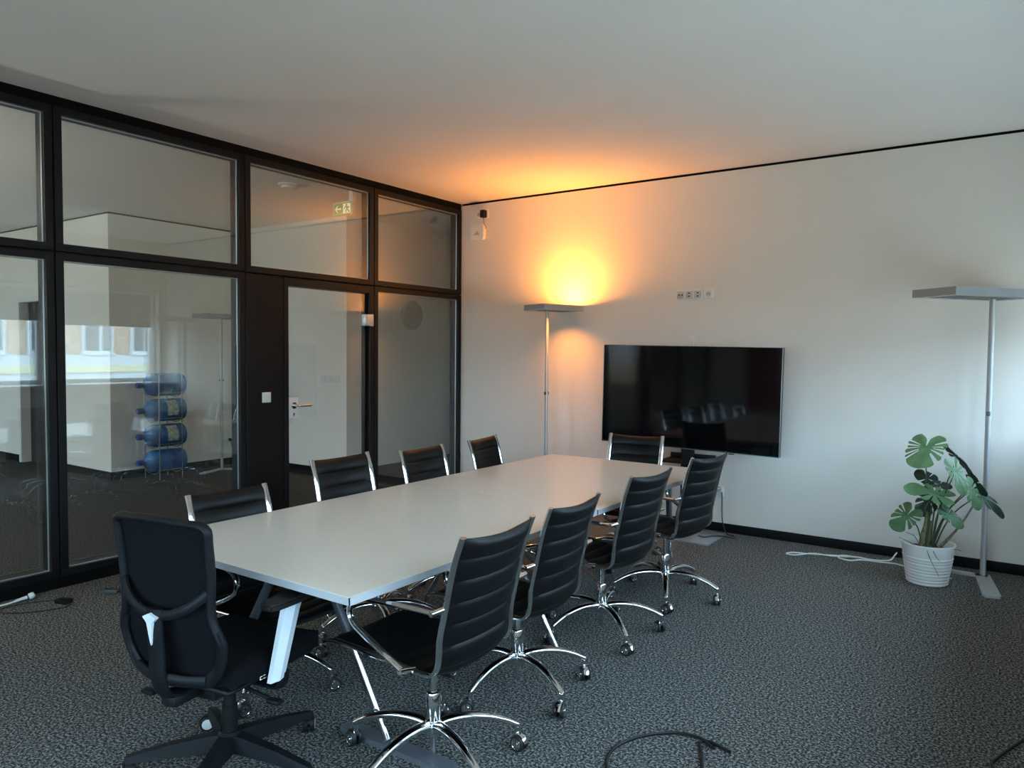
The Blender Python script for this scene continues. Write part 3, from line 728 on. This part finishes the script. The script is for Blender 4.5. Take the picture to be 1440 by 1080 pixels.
# ------------------------------------------------------------------ potted monstera
PX, PY = 4.487, -.58
pot = empty('plant_pot', (PX, PY, 0)); tag(pot, 'white ribbed ceramic plant pot on the carpet by the floor lamp', 'pot')
pr = [(.0005, .002), (.118, .002), (.122, .006)]
for k in range(40):
    z = .01+.25*k/39; r = .122+.040*(z/.27)**1.0
    if z < .185: r += .0042*abs(math.sin(z/.0215*PI/1.0))
    pr.append((r, z))
pr += [(.164, .268), (.163, .275), (.157, .275), (.153, .265), (.145, .215), (.0005, .214)]
MB().lathe(pr, 48, cap=False).build('pot_body', M['pot'], pot)
MB().lathe([(.0005, .232), (.08, .230), (.1485, .226), (.1485, .218)], 32, cap=False).build('soil', M['soil'], pot)
# camera-independent plant frame: right = along the wall, towards viewer = -y
mon = empty('monstera_plant', (PX, PY, .228)); tag(mon, 'green monstera with split leaves growing in the white pot', 'plant')
def leaf(cx, cy, cz, size, tip, normal, slits, m, width=1.0, fold=.25, droop=.3, seed=0):
    """heart-shaped split leaf; (cx,cy,cz) where the stalk joins, relative to the plant base"""
    rn = random.Random(seed)
    T = Vector(tip).normalized(); N = Vector(normal); N = (N-T*N.dot(T)).normalized(); B = N.cross(T)
    nth, nr = 96, 9
    cuts = []
    for s in (-1, 1):
        for k in range(slits):
            cuts.append((s*(28+105*(k+.5)/slits+rn.uniform(-4, 4)), rn.uniform(3.0, 4.8), rn.uniform(.30, .44)))
    def Rr(a):                       # heart outline, a = angle from the tip direction
        a = abs(a); base = .62+.38*math.cos(a)**2 if a < PI/2 else .62+.13*math.sin(2*(a-PI/2))
        r = base*(1.0 if a < 2.75 else 1-.55*(a-2.75)/(PI-2.75))
        return r
    vs, fs, idx = [], [], {}
    for i in range(nth+1):
        a = -PI+2*PI*i/nth; ad = math.degrees(a)
        rr = Rr(a)*size
        near = min((abs(ad-c[0])/c[1] for c in cuts), default=9)
        edge = 1.0-.10*math.exp(-(near/2.2)**2)
        for j in range(nr+1):
            q = j/nr*edge; x = rr*q*math.cos(a); y = rr*q*math.sin(a)*.86*width
            z = -droop*x*abs(x)/size*(1 if x > 0 else .4) + -fold*abs(y)*abs(y)/size + fold*.25*abs(y) + .012*size*math.sin(9*a)*q
            idx[i, j] = len(vs); vs.append(T*x+B*y+N*z)
    for i in range(nth):
        am = math.degrees(-PI+2*PI*(i+.5)/nth)
        for j in range(nr):
            if abs(am) > 172 and j > 1: continue
            if any(abs(am-c[0]) < c[1] and (j+.5)/nr > c[2] for c in cuts): continue
            fs.append((idx[i, j], idx[i+1, j], idx[i+1, j+1], idx[i, j+1]))
    used = sorted({v for f in fs for v in f}); mp = {v: k for k, v in enumerate(used)}
    th = N*.0012; n = len(used)
    V = [vs[v] for v in used]+[vs[v]-th for v in used]
    F = [tuple(mp[v] for v in f) for f in fs]+[tuple(n+mp[v] for v in reversed(f)) for f in fs]
    mb = MB().raw(V, F); bmesh.ops.remove_doubles(mb.bm, verts=mb.bm.verts[:], dist=1e-5)
    # midrib
    mb.tube([T*(size*q)-N*(droop*size*q*abs(q)+.002) for q in (-.02, .2, .45, .7, .95)], .0028, n=6, sub=3, scale=lambda t: 1-.8*t)
    o = mb.build('leaf', m, mon, loc=(cx, cy, cz), ang=70)
    return o
def stalk(cx, cy, cz, x0, y0, bend=(0, 0, 0), r=.0048):
    mid = Vector((x0, y0, 0)).lerp(Vector((cx, cy, cz)), .5)+Vector(bend)
    MB().tube([(x0, y0, -.01), mid, (cx, cy, cz)], r, n=7, sub=6, up=(0, 1, 0), scale=lambda t: 1.15-.4*t).build('stalk', M['stem'], mon)
LV = [  # attach (x,y,z rel. plant base), size, tip dir, normal, slits, material, width, fold, droop, root
    ((-.03, -.02, .615), .205, (-.12, -.62, -.50), (-.10, -.50, .80), 5, 'leafl', 1.22, .20, .10, (-.02, 0)),
    ((.15, .04, .555), .190, (.62, .10, -.52), (.45, .35, .75), 4, 'leafd', .60, .9, .35, (.02, .02)),
    ((.150, -.06, .475), .170, (.42, -.35, -.80), (.40, -.72, .50), 4, 'leafl', .62, .35, .25, (.02, -.01)),
    ((.235, -.04, .36), .150, (.42, -.15, -.85), (.40, -.85, .30), 4, 'leafl', .62, .4, .15, (.01, 0)),
    ((.285, .05, .325), .215, (.80, -.05, -.60), (.45, -.60, .60), 4, 'leafd', .42, .8, .25, (.03, .02)),
    ((.035, -.06, .315), .205, (-.93, -.15, .24), (.10, -.62, .80), 3, 'leafl', .72, .35, .15, (-.01, -.02)),
    ((-.02, .05, .395), .115, (-.85, .30, .30), (-.35, -.85, .10), 2, 'leafd', .8, .5, .2, (-.02, .02)),
    ((.00, .01, .265), .145, (-.35, -.15, -.85), (.25, -.90, .10), 3, 'leafd', 1.0, .35, .1, (0, .01)),
    ((-.125, -.06, .150), .150, (-.45, -.35, -.58), (-.15, -.85, .45), 4, 'leaf', 1.12, .15, .05, (-.03, -.02)),
    ((.120, -.05, .185), .125, (.72, -.15, -.55), (.35, -.70, .55), 2, 'leaf', .72, .6, .2, (.03, -.02)),
    ((.255, .03, .40), .120, (.52, -.05, -.75), (-.55, -.80, .1), 1, 'leafd', .5, .7, .2, (.02, .02)),
    ((.075, .00, .245), .085, (.35, -.2, -.9), (.5, -.8, .2), 1, 'leaf', .6, .5, .1, (.02, 0)),
    ((.055, .03, .365), .085, (.75, .1, -.12), (.2, -.9, .3), 1, 'leafd', .6, .5, .1, (.01, .02)),
]
for i, (p, sz, tp, nv, sl, mm, wd, fd, dr, r0) in enumerate(LV):
    p = (p[0], p[1], p[2]+.072); sz *= .90
    leaf(*p, sz, tp, nv, sl, M[mm], wd, fd, dr, i)
    stalk(*p, r0[0], r0[1], bend=(p[0]*-.12, .02, .03))
MB().tube([(-.035, -.01, -.012), (-.03, 0, .08), (-.015, .0, .16), (-.01, .01, .25)], .021, n=10, sub=5, scale=lambda t: 1.15-.65*t).tube([(-.01, .02, -.012), (.005, .01, .09), (.015, .01, .19)], .016, n=10, sub=5, scale=lambda t: 1.15-.6*t).build('trunk', M['trunk'], mon)
MB().tube([(.04, -.02, -.01), (.095, -.03, .06), (.19, -.01, .20), (.285, .05, .395)], .011, n=8, sub=6, scale=lambda t: 1.2-.85*t).build('side_shoot', M['trunk'], mon)
rt = MB()
for pts in ([(-.04, -.03, .0), (-.09, -.09, .045), (-.16, -.14, .085)], [(-.03, -.04, .01), (-.005, -.13, .05), (.03, -.175, -.02), (.085, -.19, -.125)], [(.01, -.05, .02), (.03, -.13, .045), (.06, -.165, .0), (.085, -.175, -.03)], [(-.05, 0, .02), (-.08, -.02, .08), (-.13, -.03, .10)], [(.02, -.03, .03), (.0, -.08, .05), (.04, -.10, .0)], [(.08, -.02, .0), (.15, -.04, .03), (.2, -.05, .028)]):
    rt.tube(pts, .0028, n=6, sub=5, scale=lambda t: 1.2-.6*t)
rt.build('aerial_root', M['trunk'], mon)

# ------------------------------------------------------------------ cables and adapters on the carpet
def cable(name, pts, r, m, label, ends=None):
    o = MB().tube([(x, y, max(z, r)) for x, y, z in pts], r, n=8, sub=7).build(name, m); tag(o, label, 'cable'); return o
z1 = .006
cable('lamp_cable', [(4.62, -.40, z1), (4.52, -.40, z1), (4.36, -.30, z1), (4.26, -.235, z1), (4.15, -.25, z1), (4.03, -.27, z1), (3.96, -.34, z1), (3.88, -.33, .014), (3.90, -.25, .014), (4.02, -.25, .014), (3.94, -.24, z1), (3.82, -.29, z1), (3.70, -.33, .014), (3.60, -.42, z1), (3.53, -.43, z1), (3.56, -.36, z1), (3.68, -.33, z1), (3.84, -.26, z1), (3.98, -.24, .014), (4.10, -.22, z1), (4.20, -.16, z1), (4.225, -.09, .03), (4.235, -.055, .045)], .0055, M['cablew'], 'white lamp cable looped on the carpet left of the plant pot')
cable('floor_cable', [(4.06, -3.50, .005), (4.00, -3.47, .012), (3.93, -3.46, .005), (3.86, -3.50, .005), (3.78, -3.60, .005), (3.745, -3.74, .005), (3.80, -3.88, .005), (3.93, -3.96, .005), (4.06, -3.90, .005), (4.09, -3.74, .005), (4.04, -3.58, .005), (4.00, -3.49, .005), (4.03, -3.46, .005), (4.12, -3.49, .005)], .0065, M['cableb'], 'black cable coiled in a ring on the carpet at the bottom edge')
cable('extension_cable', [(5.06, -2.66, .005), (5.03, -2.74, .005), (4.97, -2.90, .005), (4.945, -3.00, .005), (4.98, -3.06, .005), (5.05, -3.10, .005)], .006, M['cableb'], 'black cable with a sharp kink on the carpet at the right edge')
wp = empty('white_plug_cable', (.085, -4.275, 0)); tag(wp, 'white power plug lying beside the partition plinth', 'plug')
MB().lathe([(.0005, 0), (.017, 0), (.019, .004), (.019, .022), (.015, .030), (.0005, .031)], 20, Matrix.Translation((.0, .01, .022)) @ Matrix.Rotation(R(-65), 4, 'X') @ Matrix.Rotation(R(20), 4, 'Y'), cap=False).tube([(.0, .0, .022), (-.004, -.03, .018), (-.008, -.065, .012)], .010, n=8, sub=4, scale=lambda t: 1.1-.4*t).build('plug_body', M['white'], wp)
MB().tube([(-.008, -.06, .012), (-.012, -.11, .006), (-.02, -.20, .005), (-.005, -.32, .005), (.03, -.5, .005)], .0052, n=8, sub=6).build('cord', M['cablew'], wp)
def adapter(name, x, y, rz, l, w, h, label, cord, slots=False):
    o = empty(name, (x, y, 0), rz); tag(o, label, 'adapter')
    MB().box(-l/2, l/2, -w/2, w/2, .001, h, .006).build('housing', M['adapt'] if slots else M['black'], o)
    MB().tube(cord, .0032, n=6, sub=6).build('cord', M['cableb'], o)
    if slots:
        s = MB()
        for k in range(3): s.box(-l/2+.018+k*.026, -l/2+.034+k*.026, -w*.3, w*.3, h, h+.001)
        s.build('port', M['black'], o)
adapter('power_adapter', .30, -4.165, R(15), .085, .060, .028, 'square black power adapter with a looped cord near the plinth', [(.042, -.01, .012), (.075, -.02, .004), (.08, -.06, .004), (.03, -.14, .004), (-.06, -.22, .004), (-.17, -.26, .004), (-.23, -.22, .004), (-.21, -.13, .004), (-.14, -.04, .004), (-.08, .01, .004), (-.042, .01, .012)])
adapter('mini_adapter', .335, -3.905, R(35), .095, .042, .024, 'small grey slotted adapter on the carpet left of the mesh chair', [(.046, 0, .012), (.08, -.01, .004), (.14, .0, .004), (.25, .03, .004), (.45, -.06, .004)], True)

# ------------------------------------------------------------------ corridor things
es = empty('exit_sign', (-.405, -1.30, 2.873)); tag(es, 'green emergency exit sign hanging from the corridor ceiling', 'sign')
MB().box(-.125, .125, -.006, .006, -.058, .058, .001).build('sign_panel', M['green'], es)
fr = MB().box(-.128, .128, -.008, .008, .056, .064).box(.120, .128, -.008, .008, -.06, .056).box(-.128, -.120, -.008, .008, -.06, .056).box(.100, .150, -.02, .02, .064, H-2.873)
fr.build('sign_frame', M['white'], es)
mz = Matrix.Rotation(PI/2, 4, 'X')
ar = MB().prism([(-.105, .0), (-.075, .030), (-.062, .030), (-.083, .008), (-.018, .008), (-.018, -.008), (-.083, -.008), (-.062, -.030), (-.075, -.030)], .0062, .0075, mz)
ar.build('arrow', M['signw'], es, smooth=False)
rm = MB().prism([(.005, -.046), (.005, .046), (.108, .046), (.108, -.046)], .0062, .0068, mz).build('doorway_field', M['signw'], es, smooth=False)
rn = MB()
rn.lathe([(.0005, .0068), (.0095, .0068), (.0095, .0078), (.0005, .0078)], 14, Matrix.Translation((.052, 0, .033)) @ mz, cap=False)
for pl in ([(.045, .022), (.066, .022), (.072, -.008), (.055, -.008)], [(.045, .022), (.028, .010), (.020, -.004), (.026, -.006), (.034, .004), (.050, .012)], [(.066, .020), (.084, .010), (.092, .016), (.096, .010), (.084, .0), (.066, .010)], [(.055, -.006), (.040, -.020), (.044, -.040), (.052, -.040), (.051, -.023), (.066, -.008)], [(.060, -.008), (.072, -.008), (.086, -.028), (.100, -.028), (.100, -.036), (.080, -.036)]):
    rn.prism(pl, .0068, .0078, mz)
rn.build('running_figure', M['green'], es, smooth=False)
sd = MB().lathe([(.085, 0), (.085, -.012), (.070, -.020), (.062, -.022), (.055, -.040), (.030, -.046), (.0005, -.046)], 28, Matrix.Translation((-.79, -1.64, H)), cap=False).build('smoke_detector', M['white'])
tag(sd, 'round white smoke detector on the corridor ceiling', 'smoke detector')
dk = MB().lathe([(.185, 0), (.185, .035), (.175, .05), (.0005, .055)], 40, Matrix.Translation((-1.55, .90, 1.985)) @ Matrix.Rotation(PI/2, 4, 'Y'), cap=False).build('wall_disc', M['disc'])
tag(dk, 'round grey disc on the corridor wall right of the door', 'wall disc')
def sw_plate(name, x, y0, y1, z, label, n):
    o = empty(name, (x, (y0+y1)/2, z)); tag(o, label, 'switch'); h = (y1-y0)/2
    MB().box(0, .010, -h, h, -.041, .041, .003).build('cover_frame', M['white'], o)
    for k in range(n): q = MB().box(.0095, .014, -.03, .03, -.031, .031, .002).build('rocker', M['white'], o); q.location = (0, -h+2*h*(k+.5)/n, 0)
sp_ = empty('switch_plate', (-1.83, -.2, 1.187)); tag(sp_, 'three-gang white switch plate seen through the glass door', 'switch')
MB().box(-.165, .165, -.010, 0, -.041, .041, .003).build('cover_frame', M['white'], sp_)
for k in range(3): q = MB().box(-.034, .034, -.014, -.0095, -.031, .031, .002).build('rocker', M['white'], sp_); q.location = (-.10+.10*k, 0, 0)
sw_plate('switch_plate', -1.55, -.07, .015, 1.17, 'single white switch at the corridor wall edge by the hinge side', 1)
cs = empty('wall_socket', (XB, -.30, .33)); tag(cs, 'white socket low on the corridor wall behind the corridor lamp', 'socket')
MB().box(0, .010, -.115, .045, -.041, .041, .003).build('cover_frame', M['white'], cs)
bp = empty('black_plug', (XB+.012, -.29, .33)); tag(bp, 'black plug with hanging cord in the corridor socket', 'plug')
MB().cyl((0, 0, 0), (.035, 0, 0), .022, 16, r2=.018).build('plug_body', M['black'], bp)
MB().tube([(.03, 0, -.01), (.035, .01, -.08), (.03, .05, -.20), (.04, .12, -.26), (.10, .16, -.318)], .005, n=6).build('cord', M['cableb'], bp)
# water bottle rack
RX, RY = -3.39, -1.38
rk = empty('bottle_rack', (RX, RY, 0)); tag(rk, 'wire rack holding four blue water bottles behind the glass', 'rack')
w = MB()
for sx in (-1, 1):
    for sy in (-1, 1): w.cyl((sx*.155, sy*.14, .0), (sx*.155, sy*.14, 1.22), .006, 8)
w.build('posts', M['wire'], rk).name = 'rack_posts'
zc = [.205, .505, .805, 1.105]
for z in zc:
    s = MB()
    for sx in (-1, 1): s.cyl((sx*.155, -.14, z-.09), (sx*.155, .14, z-.09), .0045, 8)
    for sy in (-1, 1): s.tube([(-.155, sy*.14, z-.09), (-.10, sy*.14, z-.128), (0, sy*.14, z-.145), (.10, sy*.14, z-.128), (.155, sy*.14, z-.09)], .0045, n=6, sub=4)
    s.build('shelf_wire', M['wire'], rk)
for i, z in enumerate(zc):
    b = empty('water_bottle', (RX, RY, z)); tag(b, ['blue water bottle lying at the bottom of the wire rack', 'blue water bottle on the second level of the wire rack', 'blue water bottle on the third level of the wire rack', 'blue water bottle lying on top of the wire rack'][i], 'bottle', 'large blue water bottles in the rack')
    pf = [(.0005, .235), (.10, .24), (.126, .225), (.134, .20), (.130, .155), (.134, .145), (.134, .06), (.129, .05), (.134, .04), (.134, -.06), (.129, -.07), (.134, -.08), (.132, -.13), (.115, -.18), (.07, -.215), (.032, -.235), (.028, -.25), (.028, -.275)]
    ax = Matrix.Rotation(-PI/2, 4, 'X')
    MB().lathe(pf, 32, ax, cap=False).build('bottle_body', M['bottle'], b)
    MB().lathe([(.028, -.262), (.034, -.262), (.034, -.315), (.028, -.322), (.0005, -.322)], 20, ax, cap=False).build('cap', M['cap'], b)
    if i < 3 and i > 0:
        vs, fs = [], []; n = 14
        for k in range(n):
            a = R(-25+85*k/(n-1)); 
            for y in (-.02, .115): vs.append((.1358*math.cos(a), y, .1358*math.sin(a)))
        for k in range(n-1): fs.append((2*k, 2*k+1, 2*k+3, 2*k+2))
        MB().raw(vs, fs).build('label', M['label'], b).name = 'bottle_label'

# near end of the room, only seen mirrored in the screen and the glass
for i, (x0, x1) in enumerate(((-1.45, -1.2), (.75, 1.35))):
    struct('trim_%d' % (i+3), MB().box(x0, x1, YN, YN+.04, 0, 2.6, .004), M['red'], ['narrow dark red panel on the office wall', 'wide dark red panel on the end wall'][i], 'panel')
vb = empty('venetian_blind', (-.6, YN+.06, 2.5)); tag(vb, 'closed grey venetian blind on the office wall', 'blind')
m = MB()
for k in range(40): m.box(-.52, .52, -.004, .022, -.04-.036*k, -.037-.036*k, mx=None)
m.box(-.52, .52, .0, .008, -1.5, -.02)
m.build('slats', M['slat'], vb).name = 'blind_slats'
MB().box(-.53, .53, -.02, .03, -.02, .03).build('head_rail', M['white'], vb)

# ------------------------------------------------------------------ building across the street
FX = 24.0
fb = empty('office_building', (FX, -6, -6)); tag(fb, 'brick and white office building across the street, mirrored in the glass', 'building')
MB().box(.12, 6, -22, 26, 0, 10.3).build('facade_wall', M['stucco'], fb)
for fl_ in range(3):
    zf = .72+3.3*fl_
    MB().box(-.06, .12, -22, 26, zf-.71, zf-.44).build('ledge', M['band'], fb)
    MB().box(-.02, .12, -22, 26, zf-.44, zf-.06).box(.0, .12, -22, 26, zf-.96, zf-.71).build('spandrel', M['fwhite'], fb)
wmf = None
for fl_ in range(3):
    for k in range(20):
        z0 = .72+3.3*fl_; y0 = 13.53-1.85*13+1.85*k
        if wmf is None:
            f = MB(); ww = 1.15; hh = 2.1
            for q in ((0, ww, 0, .1), (0, ww, hh-.1, hh), (0, .09, .1, hh-.1), (ww-.09, ww, .1, hh-.1), (ww*.55, ww*.55+.08, .1, hh-.1)): f.box(0, .10, q[0], q[1], q[2], q[3])
            f.box(-.10, .10, -.05, ww+.05, -.06, 0)
            o = f.build('building_window', M['fwhite'], fb, smooth=False); wmf = o.data
            p = MB().box(.07, .09, .09, ww-.09, .1, hh-.1).build('pane', M['fglass'], o, smooth=False); pmf = p.data
        else:
            o = bpy.data.objects.new('building_window', wmf); COL.objects.link(o); o.parent = fb
            p = bpy.data.objects.new('pane', pmf); COL.objects.link(p); p.parent = o
        o.location = (.02, y0, z0)
tag(MB().box(-16, 1.0, -24, YN-.31, -.5, -.35).build('bounce_terrace', M['gravel']), 'unseen pale terrace added to bounce daylight through the office windows', 'terrace', kind='structure')  # invented terrace, a pale reflector that lights the office ceiling
tag(MB().box(XW+.3, FX+8, -45, 30, -6.4, -6.0).build('street', M['asphalt']), 'grey street between the two buildings', 'street', kind='structure')

# ------------------------------------------------------------------ light
W = bpy.data.worlds.new('World'); S.world = W; W.use_nodes = True; nt = W.node_tree
bg = nt.nodes['Background']; tc = nt.nodes.new('ShaderNodeTexCoord'); sx = nt.nodes.new('ShaderNodeSeparateXYZ'); rp = nt.nodes.new('ShaderNodeValToRGB')
mz_ = nt.nodes.new('ShaderNodeMath'); mz_.operation = 'MULTIPLY_ADD'; mz_.inputs[1].default_value = .5; mz_.inputs[2].default_value = .5
nt.links.new(tc.outputs['Generated'], sx.inputs[0]); nt.links.new(sx.outputs['Z'], mz_.inputs[0]); nt.links.new(mz_.outputs[0], rp.inputs['Fac']); nt.links.new(rp.outputs['Color'], bg.inputs['Color'])
e = rp.color_ramp.elements; e[0].position = .485; e[0].color = (.27, .225, .165, 1); e[1].position = 1.0; e[1].color = (.48, .74, 1.0, 1)
k = e.new(.515); k.color = (.52, .775, 1.0, 1)
bg.inputs['Strength'].default_value = 13.4
def portal(name, loc, rot, sx_, sy_):
    l = bpy.data.lights.new(name, 'AREA'); l.shape = 'RECTANGLE'; l.size = sx_; l.size_y = sy_
    l.cycles.is_portal = True
    o = bpy.data.objects.new(name, l); COL.objects.link(o); o.location = loc; o.rotation_euler = rot
for i, (a, b) in enumerate(wins): portal('window_portal', (XW+.29, (a+b)/2, (ZS+ZT)/2), (0, R(90), 0), ZT-ZS, b-a)
for a, b in ow: portal('window_portal', ((a+b)/2, YN-.29, 1.775), (R(90), 0, 0), b-a, 2.35)
for a, b in nw: portal('window_portal', ((a+b)/2, YN-.29, 1.425), (R(90), 0, 0), b-a, 1.15)
def area(name, loc, rot, sx_, sy_, power, col, spread=180):
    l = bpy.data.lights.new(name, 'AREA'); l.shape = 'RECTANGLE'; l.size = sx_; l.size_y = sy_; l.energy = power; l.color = col; l.spread = R(spread)
    o = bpy.data.objects.new(name, l); COL.objects.link(o); o.location = loc; o.rotation_euler = rot; return o
WARM = (1.0, .34, .045)
area('lamp_uplight', (1.370, -.255, 1.955), (R(180), 0, R(-20)), .12, .30, 29, WARM)
area('office_fill_uplight', (-2.58, -6.2, 1.957), (R(180), 0, 0), .26, .45, 125, (1.0, .97, .91))  # fill light of the added office lamp, for corridor walls and ceiling
area('lamp_downlight', (1.36, -.30, 1.9125), (0, 0, R(-20)), .12, .12, 5.0, WARM, 125)

# ------------------------------------------------------------------ camera
cam = bpy.data.cameras.new('camera'); co = bpy.data.objects.new('camera', cam); COL.objects.link(co)
r = Vector((0.82133263685311, 0.5703804658827276, 0.00887827569518916)); u = Vector((-0.031920603582980364, 0.030414420840356608, 0.9990275462027278)); f = Vector((-0.56955576961946, 0.8208173287305454, -0.04318724521008849))
mw = Matrix((( r.x, u.x, -f.x, 5.015283810370833), (r.y, u.y, -f.y, -6.266329885418349), (r.z, u.z, -f.z, 1.5286942502764753), (0, 0, 0, 1)))
co.matrix_world = mw
cam.sensor_fit = 'HORIZONTAL'; cam.sensor_width = 36; cam.lens = 36*1049.97/1440; cam.clip_start = .05; cam.clip_end = 200
S.camera = co
S.view_settings.view_transform = 'Standard'; S.view_settings.look = 'None'; S.view_settings.exposure = 0.15; S.view_settings.gamma = 1; S.view_settings.use_curve_mapping = False
S.cycles.use_denoising = True
S.cycles.max_bounces = 10; S.cycles.diffuse_bounces = 6; S.cycles.glossy_bounces = 6; S.cycles.transparent_max_bounces = 24; S.cycles.transmission_bounces = 4
S.cycles.sample_clamp_indirect = 8; S.cycles.caustics_reflective = False; S.cycles.caustics_refractive = False
